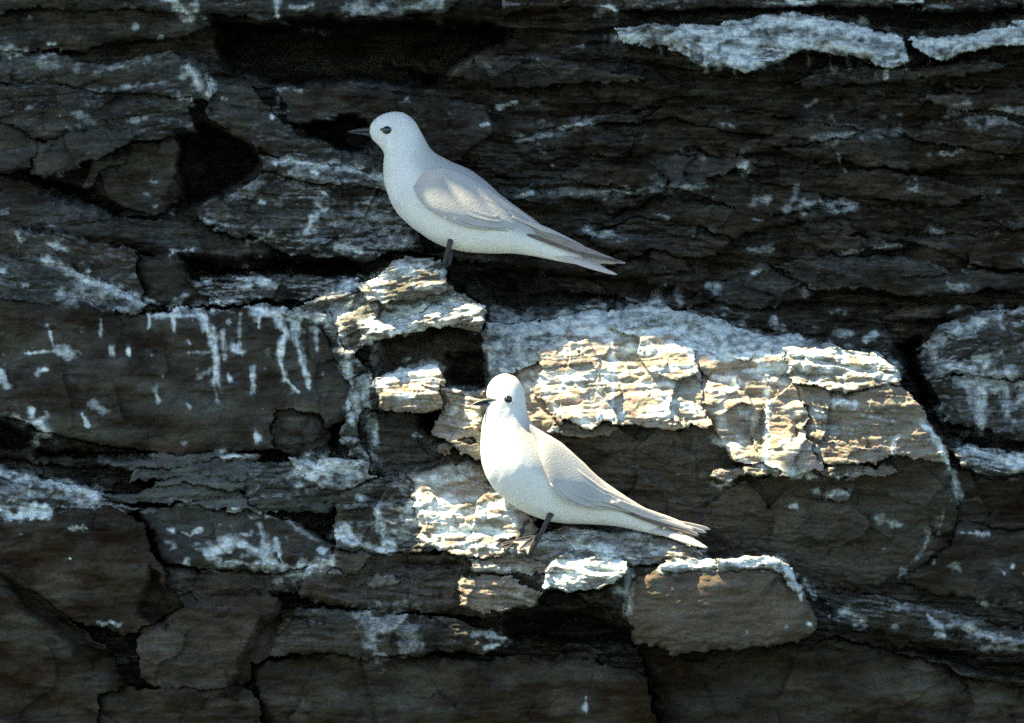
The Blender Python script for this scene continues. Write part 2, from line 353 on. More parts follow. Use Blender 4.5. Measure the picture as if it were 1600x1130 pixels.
# --- the middle: knob, shelf, big ledge
B('rock_block', [(555, 555), (620, 500), (700, 500), (760, 505), (765, 620), (700, 640), (600, 610)], -70, st=.5, tone=.02, auto=0)
B('rock_slab', [(478, 475), (560, 442), (640, 420), (700, 440), (745, 478), (752, 510), (690, 505), (600, 528), (540, 548), (520, 500)], 46, gx=.02, gy=.35, m=-.28, th=30, st=.8, fa=.7, tone=.3, warm=.25, auto=.55)
B('rock_block', [(560, 448), (600, 424), (640, 410), (684, 408), (700, 432), (690, 462), (640, 470), (575, 478)], 60, gy=.35, m=-.25, th=16, st=.55, fa=.6, tone=.3, warm=.3, auto=.5, label='pale knob that the upper bird stands on')
B('rock_slab', [(565, 508), (640, 488), (700, 470), (752, 478), (754, 498), (700, 502), (630, 520), (570, 535)], 74, gy=.4, m=-.25, th=14, st=.5, tone=.2, warm=.3, auto=.8)
B('rock_block', [(585, 588), (620, 570), (684, 566), (694, 592), (690, 640), (640, 655), (590, 640)], 90, gy=.4, m=-.08, th=24, st=.55, warm=.5, auto=.6)
B('rock_block', [(684, 600), (720, 604), (762, 600), (770, 660), (760, 730), (700, 735), (680, 680)], 68, gy=.2, st=.7, fa=.9, th=34, warm=.55, tone=.1, auto=.4)
B('rock_block', [(560, 640), (640, 650), (700, 690), (760, 730), (760, 780), (650, 770), (570, 740)], 24, gy=.1, st=.6, tone=.1, auto=.15)
# lower face of the ledge (undercut), then the bedded front that catches the sun
B('rock_block', [(820, 650), (1000, 640), (1200, 660), (1400, 650), (1470, 700), (1495, 780), (1490, 850), (1430, 895), (1330, 925), (1250, 915), (1150, 890), (1000, 870), (860, 860), (820, 760)], -4, gx=-.02, gy=-.42, r=26, ra=24, st=.42, fa=.7, m=.1, th=40, tone=.10, warm=.10, auto=.08, label='undercut shaded face below the sunlit bedding')
B('rock_slab', [(752, 498), (850, 496), (950, 488), (1010, 472), (1070, 482), (1150, 508), (1240, 528), (1330, 545), (1390, 552), (1330, 575), (1150, 575), (980, 565), (830, 590), (762, 600)], 8, gy=.85, r=18, ra=16, st=.25, fa=.35, m=.05, th=20, tone=.35, auto=.75, label='sloping ledge top crusted with droppings')
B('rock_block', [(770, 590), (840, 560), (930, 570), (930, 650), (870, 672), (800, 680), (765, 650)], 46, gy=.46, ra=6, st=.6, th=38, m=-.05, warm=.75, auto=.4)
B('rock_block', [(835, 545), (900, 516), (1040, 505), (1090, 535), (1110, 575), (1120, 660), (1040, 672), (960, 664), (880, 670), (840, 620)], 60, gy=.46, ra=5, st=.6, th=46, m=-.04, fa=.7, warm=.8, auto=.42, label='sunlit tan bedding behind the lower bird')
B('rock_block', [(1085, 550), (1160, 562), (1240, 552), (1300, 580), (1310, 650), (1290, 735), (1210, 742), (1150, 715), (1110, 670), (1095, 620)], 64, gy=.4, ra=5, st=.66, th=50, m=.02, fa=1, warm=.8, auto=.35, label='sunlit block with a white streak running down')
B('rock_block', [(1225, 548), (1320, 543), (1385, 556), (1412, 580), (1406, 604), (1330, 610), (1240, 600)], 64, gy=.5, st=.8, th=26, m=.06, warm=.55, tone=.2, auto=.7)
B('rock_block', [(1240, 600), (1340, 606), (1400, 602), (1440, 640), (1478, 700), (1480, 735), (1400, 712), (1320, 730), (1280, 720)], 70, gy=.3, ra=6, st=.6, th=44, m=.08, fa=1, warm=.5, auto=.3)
for (x, y, l, hh, dd) in ((915, 672, 58, 13, 62), (1165, 738, 60, 13, 78), (1345, 736, 62, 12, 66)):
    B('rock_slab', [(x - l, y), (x - l * .6, y - hh), (x + l * .1, y - hh * .6), (x + l * .5, y - hh * 1.1), (x + l, y - hh * .1), (x + l * .7, y + hh * .5), (x, y + hh * .4), (x - l * .5, y + hh * .9)], dd, gy=.5, r=5, ra=5, st=.5, th=14, m=.05, fa=.8, warm=.4, auto=.35)
# --- ledge of the lower bird
B('rock_block', [(530, 770), (590, 745), (660, 742), (680, 800), (670, 872), (600, 870), (520, 860)], 70, gy=.3, m=-.1, th=34, st=.7, fa=.8, tone=.1, warm=.05, auto=.3)
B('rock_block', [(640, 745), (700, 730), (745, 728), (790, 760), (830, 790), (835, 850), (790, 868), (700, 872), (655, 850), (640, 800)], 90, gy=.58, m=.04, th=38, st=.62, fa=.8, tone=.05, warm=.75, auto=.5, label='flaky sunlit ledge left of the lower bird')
B('rock_slab', [(520, 855), (620, 862), (760, 872), (850, 880), (850, 950), (740, 962), (600, 955), (470, 935), (480, 890)], 60, gy=-.1, st=.55, th=24, m=.08, tone=.1, warm=.1, auto=.15)
B('rock_slab', [(720, 893), (790, 900), (850, 930), (845, 948), (770, 952), (715, 945)], 112, gy=.2, st=.6, th=14, m=.15, warm=.6, auto=.3)
B('rock_slab', [(735, 872), (800, 866), (860, 880), (850, 900), (790, 896), (740, 890)], 116, gy=.4, st=.6, th=10, warm=.5, auto=.4)
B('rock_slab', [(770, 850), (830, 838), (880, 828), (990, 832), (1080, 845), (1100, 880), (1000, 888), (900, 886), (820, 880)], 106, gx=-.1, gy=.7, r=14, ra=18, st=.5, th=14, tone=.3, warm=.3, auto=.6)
B('rock_slab', [(842, 898), (862, 876), (920, 868), (978, 872), (990, 890), (970, 914), (900, 924), (846, 922)], 176, gy=.5, st=.5, th=12, tone=.2, warm=.4, auto=.9)
B('rock_block', [(980, 880), (1030, 885), (1030, 960), (1000, 985), (960, 960), (900, 928), (965, 915)], 92, gy=-.2, st=.4, tone=.08, auto=.2)
B('rock_block', [(990, 905), (1040, 885), (1130, 880), (1215, 884), (1262, 925), (1278, 965), (1240, 1000), (1150, 1018), (1050, 1016), (985, 1000), (978, 950)], 128, gy=-.3, r=40, ra=34, st=.04, fa=.06, tone=.0, warm=.22, auto=0, label='smooth brown boulder with a bright rim')
B('rock_slab', [(1026, 890), (1060, 872), (1130, 868), (1200, 868), (1236, 880), (1262, 915), (1250, 925), (1215, 895), (1140, 892), (1060, 900)], 146, gy=.5, r=7, ra=9, st=.5, th=10, tone=.2, warm=.35, auto=.85)
for (x, y, r_, dd) in ((1310, 768, 12, 22), (600, 905, 14, 78), (530, 895, 12, 70), (700, 705, 14, 76), (735, 690, 9, 72)):
    B('stone', [(x - r_ * 1.5, y + r_ * .2), (x - r_ * .8, y - r_ * .7), (x + r_ * .3, y - r_ * .8), (x + r_ * 1.5, y - r_ * .1), (x + r_ * 1.1, y + r_ * .6), (x - r_ * .4, y + r_ * .8)], dd, r=r_ * .8, ra=r_, st=.1, fa=.2, tone=.3, warm=.3, auto=.2)

# --- recesses: deep hollows between the blocks
def hollow(poly, depth, soft=18):
    global D
    xs = [p[0] for p in poly]; ys = [p[1] for p in poly]
    i0, i1 = np.searchsorted(us, [min(xs) - 40, max(xs) + 40]); j0, j1 = np.searchsorted(vs, [min(ys) - 40, max(ys) + 40])
    sl = (slice(j0, j1), slice(i0, i1))
    k = sstep(0, soft, polydist(WU[sl], WV[sl], poly))
    D[sl] -= k * depth
for poly, dep in (
    ([(325, 30), (470, 36), (600, 28), (760, 25), (820, 50), (740, 90), (690, 140), (560, 132), (430, 134), (345, 110)], 340),
    ([(270, 200), (320, 180), (400, 225), (420, 262), (350, 300), (290, 320), (270, 260)], 200),
    ([(470, 190), (540, 178), (575, 190), (590, 235), (540, 238), (480, 222)], 150),
    ([(30, 262), (110, 285), (250, 330), (180, 345), (60, 300)], 110),
    ([(268, 398), (400, 392), (560, 402), (600, 425), (500, 432), (290, 430)], 120),
    ([(50, 700), (240, 708), (240, 722), (60, 728)], 130),
    ([(-40, 630), (60, 690), (40, 720), (-40, 700)], 110),
    ([(1405, 530), (1440, 520), (1450, 600), (1480, 670), (1560, 690), (1500, 700), (1440, 640), (1420, 590)], 150),
    ([(775, 965), (900, 950), (990, 985), (1010, 1010), (900, 1015), (800, 1005)], 120),
    ([(230, 880), (285, 945), (260, 990), (200, 960)], 60),
    ([(-20, 880), (60, 925), (190, 1025), (150, 1050), (40, 960)], 45),
    ([(410, 960), (450, 950), (445, 1010), (370, 1100), (330, 1100)], 40),
    ([(1270, 985), (1420, 1010), (1680, 1035), (1680, 1085), (1500, 1050), (1330, 1005)], 90),
    ([(600, 870), (720, 872), (730, 890), (640, 892)], 60),
    ([(740, 425), (800, 415), (960, 425), (1100, 450), (980, 480), (860, 485), (760, 480)], 70),
    ([(690, 545), (765, 540), (768, 606), (700, 602)], 70),
    ([(960, 8), (1400, 6), (1680, 4), (1680, 14), (1420, 50), (1320, 24), (1180, 22), (1000, 40)], 60),
    ([(1240, 640), (1262, 640), (1262, 700), (1240, 690)], 26),
    ([(1175, 640), (1200, 612), (1215, 680), (1205, 715), (1180, 700)], 22),
    ([(1150, 578), (1230, 575), (1390, 590), (1390, 600), (1250, 604)], 22),
):
    hollow(poly, dep)

# ------------------------------------------------------------------ droppings
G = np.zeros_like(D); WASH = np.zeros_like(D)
brk = fbm(U / 18, V / 10, 4, 401); brv = fbm(U / 7, V / 34, 3, 431)
def stroke(pts, wd, k=1.0, rag=1.0, vert=False):
    global G
    xs = [p[0] for p in pts]; ys = [p[1] for p in pts]
    m_ = wd * 4 + 30
    i0, i1 = np.searchsorted(us, [min(xs) - m_, max(xs) + m_]); j0, j1 = np.searchsorted(vs, [min(ys) - m_, max(ys) + m_])
    sl = (slice(j0, j1), slice(i0, i1))
    q = brv[sl] if vert else brk[sl]
    wd = wd * np.clip(0.95 + 1.1 * noise(U[sl] / 19 + wd, V[sl] / 23, 733) + 0.7 * noise(U[sl] / 8, V[sl] / 9, 735), .3, 2)
    d = linedist(U[sl], V[sl], pts) + q * wd * 1.5 * rag + 3.0 * fbm(U[sl] / 5, V[sl] / 5, 2, 433) * rag
    G[sl] = np.maximum(G[sl], k * (1 - sstep(-wd * 0.2, wd * 1.85, d)))
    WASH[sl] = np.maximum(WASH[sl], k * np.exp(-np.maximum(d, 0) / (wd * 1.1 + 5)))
# ledges and smears
for pts, wd, k in (
    ([(264, -5), (278, 12), (294, 24)], 10, .9), ([(540, 12), (610, 14), (680, 8)], 9, .6), ([(16, 90), (32, 86)], 6, 1.1),
    ([(292, 104), (306, 116), (312, 138)], 11, .85), ([(322, 118), (334, 132)], 6, .8), ([(282, 152), (298, 156), (299, 165)], 5, 1.1), ([(298, 198), (306, 208)], 5, 1.1),
    ([(430, 252), (480, 255), (560, 268), (602, 284)], 6, 1), ([(488, 268), (494, 272)], 5, 1), ([(455, 270), (540, 285)], 8, .5),
    ([(150, 112), (230, 95)], 5, .5), ([(0, 75), (40, 78)], 6, .6), ([(60, 100), (120, 108)], 8, .4), ([(120, 180), (145, 190)], 8, .5), ([(180, 140), (260, 128)], 4, .5),
    ([(500, 322), (488, 345), (478, 364)], 10, 1), ([(505, 300), (512, 306)], 6, .9), ([(530, 345), (560, 350), (600, 345)], 14, .6), ([(320, 344), (356, 352)], 5, .8),
    ([(386, 378), (422, 368)], 5, .8), ([(525, 384), (562, 392)], 6, 1), ([(560, 345), (580, 330)], 10, .7), ([(600, 360), (630, 385)], 12, .55),
    ([(25, 366), (34, 378)], 4, .9), ([(78, 382), (100, 390)], 5, .8),
    ([(75, 408), (105, 420), (150, 440), (215, 473)], 9, .85), ([(95, 465), (170, 462)], 12, .5), ([(110, 440), (190, 455)], 14, .5),
    ([(315, 436), (365, 434), (420, 437)], 4, .95), ([(372, 450), (390, 448)], 5, .9), ([(400, 440), (420, 446)], 6, .9),
    ([(215, 470), (260, 482), (310, 478), (370, 472), (400, 484), (440, 482), (500, 462), (560, 445), (610, 424), (660, 416)], 8, .95),
    ([(400, 486), (460, 494), (510, 500)], 10, .9), ([(240, 492), (310, 494)], 5, .85), ([(240, 482), (330, 488)], 7, .6),
    ([(98, 546), (108, 556)], 12, .7), ([(40, 552), (85, 549)], 2, .8), ([(58, 582), (70, 576)], 5, .9), ([(2, 580), (12, 604)], 8, .8),
    ([(22, 648), (38, 660)], 9, .9), ([(48, 640), (50, 650)], 5, .9), ([(66, 662), (72, 680)], 10, 1.1), ([(128, 648), (138, 668)], 4, .9), ([(145, 635), (160, 640)], 7, .5),
    ([(0, 736), (40, 742), (80, 756), (150, 772)], 8, .95), ([(0, 798), (30, 806), (56, 790), (72, 794)], 10, 1.1), ([(20, 770), (60, 775)], 10, .5), ([(90, 772), (150, 786)], 9, .6),
    ([(345, 714), (402, 711)], 3.5, .9), ([(470, 742), (520, 724), (562, 744)], 18, .95), ([(460, 720), (540, 712)], 8, .8),
    ([(332, 858), (370, 848), (400, 860), (440, 884)], 13, .85), ([(355, 878), (430, 888)], 8, .7), ([(262, 827), (270, 829)], 4, 1), ([(280, 882), (292, 880)], 4, .9), ([(258, 845), (270, 850)], 6, .5),
    ([(215, 800), (290, 787), (360, 800), (440, 808), (495, 845)], 4, .55), ([(455, 896), (490, 880), (516, 878)], 8, 1), ([(500, 860), (520, 870)], 7, .8),
    ([(528, 840), (545, 830), (562, 850)], 8, .95), ([(535, 845), (570, 855), (606, 862)], 6, .9), ([(610, 830), (660, 845), (690, 850)], 10, .7),
    ([(590, 980), (620, 965), (640, 1000)], 22, .5), ([(585, 1000), (590, 1035)], 10, .5),
    # big ledge top
    ([(766, 505), (850, 508)], 18, .72), ([(850, 508), (950, 496), (1010, 482), (1060, 496), (1130, 517), (1240, 547)], 20, .8), ([(770, 545), (850, 540), (900, 530)], 18, .65),
    ([(905, 518), (980, 520), (1050, 515), (1100, 552), (1180, 556), (1240, 554), (1320, 548), (1395, 572), (1400, 588)], 10, 1.05),
    ([(835, 592), (900, 592), (960, 585), (1080, 572)], 10, .95), ([(1040, 622), (1085, 640)], 9, .95), ([(1118, 590), (1152, 604)], 11, 1), ([(1180, 590), (1230, 596)], 8, .8),
    ([(1300, 625), (1336, 632)], 9, 1), ([(1260, 665), (1330, 672)], 5, .7), ([(1350, 650), (1400, 660)], 6, .6), ([(1440, 662), (1462, 678)], 7, 1), ([(870, 640), (920, 655)], 9, .8), ([(1000, 650), (1045, 645)], 7, .8),
    ([(1160, 720), (1230, 735), (1275, 745)], 6, .9), ([(1120, 690), (1160, 700)], 8, .7),
    ([(598, 592), (640, 580), (684, 574)], 9, 1.1), ([(600, 622), (642, 616)], 6, .9), ([(692, 608), (742, 606)], 5, .95), ([(700, 640), (750, 648)], 6, .7), ([(720, 665), (755, 655)], 5, .7),
    ([(656, 418), (692, 424)], 8, .95), ([(590, 440), (650, 424)], 7, .8), ([(570, 506), (640, 490), (692, 476)], 8, 1.1), ([(702, 470), (748, 487)], 8, 1), ([(612, 520), (642, 511)], 5, 1), ([(520, 490), (600, 455)], 12, .65), ([(645, 450), (690, 446)], 6, .7),
    ([(850, 610), (900, 605), (940, 620)], 12, .7), ([(980, 545), (1060, 540), (1090, 560)], 10, .85), ([(1000, 600), (1050, 600)], 9, .7), ([(1160, 580), (1230, 575)], 12, .9), ([(1160, 640), (1180, 660)], 9, .6), ([(1250, 570), (1340, 575), (1390, 590)], 10, .8), ([(1220, 640), (1290, 650)], 8, .7), ([(1140, 700), (1160, 690)], 10, .7), ([(1225, 700), (1280, 705)], 9, .6), ([(780, 620), (830, 610)], 8, .7), ([(590, 600), (680, 590)], 8, .8),
    ([(660, 750), (720, 745)], 12, .8), ([(700, 800), (780, 790)], 12, .9), ([(700, 850), (780, 855)], 8, .8),
    # ledge of the lower bird
    ([(650, 762), (740, 740)], 9, .8), ([(640, 792), (745, 780)], 11, .95), ([(690, 830), (770, 830), (800, 846)], 13, 1.1), ([(640, 812), (700, 815)], 9, .8), ([(760, 800), (800, 815)], 8, .8),
    ([(860, 852), (920, 856), (985, 872)], 9, .9), ([(850, 908), (920, 890), (975, 885)], 12, 1.15), ([(868, 880), (970, 880)], 8, 1.1), ([(850, 916), (905, 916)], 6, 1.1),
    ([(1030, 890), (1060, 884), (1140, 878), (1220, 878), (1240, 900)], 7, 1.15), ([(745, 886), (850, 900)], 6, .6), ([(1085, 862), (1100, 860)], 4, .7), ([(1000, 852), (1060, 862)], 6, .6),
    ([(750, 990), (788, 1000)], 7, .8), ([(760, 1012), (775, 1010)], 4, .9), ([(790, 925), (840, 942)], 6, .6),
    # right
    ([(1465, 532), (1500, 515), (1560, 497)], 12, .7), ([(1480, 572), (1515, 580), (1545, 558)], 12, .8), ([(1505, 592), (1600, 600)], 18, .7), ([(1460, 642), (1478, 650)], 8, .7), ([(1510, 700), (1550, 710), (1592, 726)], 11, 1.0), ([(1575, 640), (1600, 620)], 16, .65),
    ([(1320, 956), (1350, 972)], 7, .75), ([(1405, 949), (1420, 951)], 5, .6), ([(1448, 962), (1472, 980)], 5, .8), ([(1466, 990), (1474, 994)], 6, .8), ([(1484, 978), (1520, 984)], 7, .7), ([(1525, 988), (1600, 1002)], 7, .65), ([(1540, 1012), (1600, 1015)], 6, .5),
    ([(1500, 832), (1544, 835)], 4, .8), ([(1563, 890), (1570, 896)], 4, .9), ([(1582, 886), (1585, 890)], 4, .9), ([(1380, 812), (1402, 820)], 6, .55), ([(1490, 885), (1500, 890)], 5, .5),
    ([(1452, 832), (1444, 858), (1430, 874)], 4, .55), ([(1410, 895), (1404, 905)], 6, .5), ([(1292, 770), (1328, 768)], 5, .75), ([(1275, 768), (1279, 764)], 5, .9),
    # upper right streaks
    ([(960, 56), (1060, 56), (1110, 75)], 9, .9), ([(1110, 60), (1180, 40), (1260, 36), (1330, 45), (1395, 62)], 11, 1), ([(1130, 95), (1190, 100)], 7, .9), ([(1250, 68), (1330, 75), (1360, 98)], 8, .8), ([(1425, 62), (1470, 70), (1530, 62), (1600, 38)], 8, .95),
    ([(1160, 264), (1172, 262)], 6, .7), ([(1228, 332), (1240, 310), (1246, 290)], 6, .55), ([(1252, 320), (1330, 318)], 9, .7), ([(1185, 312), (1200, 312)], 7, .55), ([(1280, 216), (1400, 205)], 9, .42), ([(1490, 176), (1600, 180)], 16, .42),
    ([(1306, 238), (1320, 268)], 4, .5), ([(1320, 396), (1400, 384)], 5, .6), ([(815, 216), (880, 206), (920, 190)], 10, .55), ([(752, 196), (762, 194)], 4, 1.1), ([(778, 168), (794, 165)], 4, 1.1), ([(800, 160), (804, 160)], 3, .9),
    ([(915, 360), (980, 372)], 5, .85), ([(806, 306), (830, 303)], 4, .9), ([(860, 302), (980, 302)], 7, .5), ([(1000, 300), (1100, 292)], 6, .45), ([(940, 12), (962, 16)], 6, 1), ([(1236, 2), (1262, 4)], 6, 1), ([(1400, 4), (1442, 2)], 4, 1), ([(1200, 4), (1210, 6)], 4, .8),
    ([(1300, 490), (1320, 490)], 5, .9), ([(1308, 520), (1322, 522)], 7, .7), ([(1178, 424), (1184, 423)], 4, .9), ([(1100, 446), (1120, 448)], 6, .5), ([(1250, 446), (1272, 450)], 10, .45), ([(1490, 450), (1510, 446)], 8, .45), ([(1484, 488), (1500, 482)], 6, .5), ([(1355, 530), (1368, 526)], 6, .9), ([(1405, 60), (1418, 95)], 6, .9),
):
    stroke(pts, wd, k)
# runs down the faces
for pts, wd, k in (
    ([(430, -5), (434, 26)], 7, .9), ([(435, 138), (434, 165), (425, 182)], 4, 1), ([(428, 176), (444, 174)], 4, .9),
    ([(308, 490), (320, 500), (330, 535), (338, 560), (335, 598)], 6, .95), ([(295, 550), (335, 552)], 4, .6), ([(350, 518), (349, 560)], 4, .7), ([(336, 600), (338, 626)], 4, .6), ([(310, 590), (335, 575)], 5, .5),
    ([(232, 488), (234, 510)], 4, .9), ([(270, 495), (272, 514)], 4, .9), ([(405, 486), (404, 512)], 4, .9), ([(375, 490), (375, 545)], 3, .55), ([(365, 545), (378, 550)], 5, .95),
    ([(430, 495), (446, 520), (437, 560), (446, 592), (466, 612)], 6, .9), ([(460, 500), (465, 540), (475, 575), (482, 604)], 6, .8), ([(495, 502), (495, 546)], 6, .95),
    ([(533, 508), (540, 560), (549, 600), (561, 645)], 7, .8), ([(200, 550), (202, 554)], 4, 1), ([(174, 545), (176, 550)], 5, .7), ([(294, 533), (297, 538)], 4, .7), ([(243, 612), (248, 626)], 5, .65), ([(357, 586), (360, 594)], 4, .9), ([(395, 575), (397, 612)], 3.5, .75), ([(400, 680), (404, 686)], 5, .9), ([(293, 630), (297, 636)], 4, .6), ([(75, 508), (83, 540)], 4, .8), ([(158, 500), (158, 525)], 3, .6),
    ([(48, 750), (44, 778)], 4, .9), ([(430, 842), (442, 884)], 5, .8), ([(405, 820), (412, 850)], 5, .6), ([(590, 800), (600, 832), (607, 864)], 7, 1), ([(570, 600), (575, 650), (585, 690)], 9, .7), ([(585, 540), (590, 600)], 8, .65), ([(560, 700), (590, 720)], 7, .6), ([(545, 630), (552, 665)], 6, .8),
    ([(765, 552), (766, 585)], 5, .9), ([(764, 590), (764, 604)], 4, 1), ([(1210, 500), (1222, 520), (1236, 545)], 7, .7), ([(956, 520), (957, 585), (957, 655)], 8, 1.05), ([(940, 650), (975, 650)], 6, .9),
    ([(1198, 605), (1199, 660), (1198, 722)], 6, 1.05), ([(1126, 618), (1130, 662)], 8, .65), ([(1320, 580), (1320, 610)], 4, .7), ([(730, 610), (728, 650)], 4, .7), ([(1405, 680), (1395, 690), (1395, 708)], 5, .9),
    ([(1462, 682), (1478, 715), (1490, 745), (1500, 775)], 6, .95), ([(1240, 905), (1252, 938)], 4, .95), ([(1258, 908), (1272, 936)], 4, .85), ([(980, 892), (984, 955)], 6, .7), ([(965, 920), (975, 925)], 6, .8),
    ([(1530, 600), (1530, 668)], 9, .9), ([(1570, 605), (1575, 650)], 10, .7), ([(1370, 85), (1368, 118)], 5, .8), ([(1340, 85), (1345, 105)], 5, .6), ([(1475, 800), (1466, 835)], 5, .5), ([(1555, 715), (1590, 735)], 6, .8), ([(915, 1090), (916, 1108)], 3, .7), ([(1120, 75), (1120, 105)], 8, .5),
    ([(1500, 700), (1506, 688)], 5, .8), ([(1075, 70), (1078, 92)], 4, .7), ([(1100, 85), (1104, 112)], 5, .7), ([(1150, 98), (1148, 116)], 6, .6), ([(1215, 88), (1220, 104)], 5, .7), ([(1262, 76), (1264, 100)], 4, .7), ([(1295, 80), (1300, 112)], 5, .6), ([(1322, 84), (1326, 106)], 4, .7), ([(1388, 98), (1384, 118)], 5, .8), ([(1410, 84), (1416, 108)], 5, .9), ([(1455, 78), (1452, 98)], 4, .7), ([(1490, 78), (1486, 96)], 4, .6), ([(1030, 66), (1032, 80)], 5, .6), ([(1455, 540), (1466, 580)], 8, .5),
):
    stroke(pts, wd, k, 0.7, True)
rs = np.random.RandomState(4)
for _ in range(230):            # stray spots and thin streaks
    x, y = rs.uniform(-40, 1640), rs.uniform(-20, 1000); smooth_face = 0 < x < 520 and 490 < y < 700
    l = 0 if smooth_face else rs.uniform(0, 9) if rs.rand() < .65 else rs.uniform(8, 36)
    pts = [(x, y)] if l < 1 else [(x, y), (x + l * .5, y + rs.uniform(-.2, .25) * l), (x + l, y + rs.uniform(-.3, .35) * l)]
    stroke(pts, rs.uniform(1.2, 4.6), rs.uniform(.3, .95) * (0.65 if y < 480 and x > 720 else 1), 1.3)
# crust on up-facing edges, where the block carries it
gy_, gx_ = np.gradient(D, vs, us)
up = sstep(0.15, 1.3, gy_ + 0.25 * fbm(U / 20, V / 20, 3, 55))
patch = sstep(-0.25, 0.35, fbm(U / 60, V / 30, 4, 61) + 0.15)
G = np.maximum(G, AUTO * up * patch * 1.0)
G = np.maximum(G, AUTO * 0.55 * sstep(0.05, 0.5, fbm(U / 40, V / 16, 4, 63)))
G = np.maximum(G, sstep(.68, .76, AUTO) * (0.46 + 0.8 * fbm(U / 30, V / 16, 5, 67)))
G = np.clip(G, 0, 1.2)
FILM_HILITE = np.where((U > 700) & (V < 480), .36, .5) * sstep(0.2, 1.1, gy_ + 0.5 * fbm(U / 30, V / 14, 4, 83)) * sstep(-.15, .45, fbm(U / 120, V / 50, 4, 85)) * (0.25 + ROUGH)  # pale film on up-facing rock, doubling as painted bluish highlights along ledges
WASH = np.clip(FILM_HILITE + WASH * (0.55 + 0.9 * fbm(U / 30, V / 14, 4, 71)) + 0.5 * AUTO * (0.3 + fbm(U / 50, V / 20, 4, 77)) + 0.16 * sstep(0.15, .8, fbm(U / 80, V / 24, 5, 79)), 0, 1)
TONE = np.clip(TONE * .8 + 0.22 * fbm(U / 70, V / 22, 4, 321), 0, 1)
WARM = np.clip(WARM + 0.10 * sstep(.1, .6, fbm(U / 90, V / 50, 3, 323)), 0, 1)

# ------------------------------------------------------------------ meshes from the grid
X, Y, Z = P(U, V, D)
XB, YB, ZB = P(U, V, np.minimum(DB, D) - 1.0)
nv, nu = U.shape
vid = np.arange(nv * nu).reshape(nv, nu)
quads = np.stack([vid[:-1, :-1], vid[1:, :-1], vid[1:, 1:], vid[:-1, 1:]], -1).reshape(-1, 4)
fown = OWN[:-1, :-1].ravel()
flat = lambda a: a.ravel()
coF = np.stack([flat(X), flat(Y), flat(Z)], -1); coB = np.stack([flat(XB), flat(YB), flat(ZB)], -1)
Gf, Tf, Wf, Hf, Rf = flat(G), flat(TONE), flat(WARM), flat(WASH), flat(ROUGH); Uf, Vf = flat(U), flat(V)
cov = (OWN > 0)
for _ in range(6):              # keep a margin of the sheet behind the blocks
    c2 = cov.copy(); c2[1:] &= cov[:-1]; c2[:-1] &= cov[1:]; c2[:, 1:] &= cov[:, :-1]; c2[:, :-1] &= cov[:, 1:]; cov = c2
fb = quads[~cov[:-1, :-1].ravel()]
isb = (OWN.ravel() > 0)
used, inv = np.unique(fb, return_inverse=True)
co = np.where(isb[used, None], coB[used], coF[used])
cliff = link('cliff', fast_mesh('cliff', co, [inv.reshape(-1, 4)], True,
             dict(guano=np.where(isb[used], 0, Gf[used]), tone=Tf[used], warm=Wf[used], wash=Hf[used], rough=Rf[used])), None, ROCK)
kind(cliff, 'structure'); cliff['label'] = 'dark bedded sea cliff streaked with white droppings'

BACK = -560.0
for b, spec in enumerate(BLOCKS, 1):
    q = quads[fown == b]
    if len(q) < 8: continue
    used, inv = np.unique(q, return_inverse=True); q = inv.reshape(-1, 4)
    e = np.concatenate([q[:, [0, 1]], q[:, [1, 2]], q[:, [2, 3]], q[:, [3, 0]]])
    key = np.sort(e, 1); key = key[:, 0].astype(np.int64) * len(used) + key[:, 1]
    _, first, cnt = np.unique(key, return_index=True, return_counts=True)
    be = e[first[cnt == 1]]
    bv = np.unique(be)
    # inward shift for the back of the skirt
    cu = Uf[used][q].mean(1); cv = Vf[used][q].mean(1)
    su = np.zeros(len(used)); sv = np.zeros(len(used)); cn = np.zeros(len(used))
    for k in range(4):
        np.add.at(su, q[:, k], cu); np.add.at(sv, q[:, k], cv); np.add.at(cn, q[:, k], 1)
    iu = su / cn - Uf[used]; iv = sv / cn - Vf[used]
    n0 = len(used); rem = np.full(n0, -1); rem[bv] = n0 + np.arange(len(bv))
    bx, by, bz = P(Uf[used][bv] + 4 * iu[bv], Vf[used][bv] + 4 * iv[bv], np.full(len(bv), BACK))
    co = np.concatenate([coF[used], np.stack([bx, by, bz], -1)])
    sk = np.stack([be[:, 1], be[:, 0], rem[be[:, 0]], rem[be[:, 1]]], -1)
    ids = np.concatenate([used, used[bv]]); back = np.arange(len(ids)) >= n0
    o = link(spec['name'], fast_mesh(spec['name'], co, [q, sk], True,
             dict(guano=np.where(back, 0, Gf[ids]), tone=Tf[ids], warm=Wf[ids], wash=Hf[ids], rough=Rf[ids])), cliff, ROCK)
    if spec['label']: o['label'] = spec['label']

# ------------------------------------------------------------------ unseen overhang added to shade the cliff; gap shaped to the sunlit patch
def surfD(u, v):
    i = int(np.clip(np.searchsorted(us, u), 0, nu - 1)); j = int(np.clip(np.searchsorted(vs, v), 0, nv - 1))
    return float(D[j, i])
LIT = [(590, 590), (570, 545), (560, 512), (600, 480), (650, 462), (650, 440), (684, 436), (698, 466), (736, 482), (756, 520), (790, 585), (838, 560), (900, 520),
       (1040, 512), (1100, 556), (1220, 566), (1240, 552), (1330, 545), (1400, 560), (1440, 620), (1480, 690), (1492, 740), (1400, 725),
       (1330, 740), (1250, 770), (1256, 830), (1258, 886), (1150, 884), (1020, 892), (980, 930), (860, 950), (730, 955), (700, 885), (620, 862), (600, 820), (640, 770), (660, 735), (688, 690), (640, 650), (588, 640)]
HZ = ZC + 0.90
LD = {}
def to_roof(u, v, d):
    x, y, z = P(u, v, d); t = (HZ - z) / SUN[2]
    return (float(x + SUN[0] * t), float(y + SUN[1] * t))
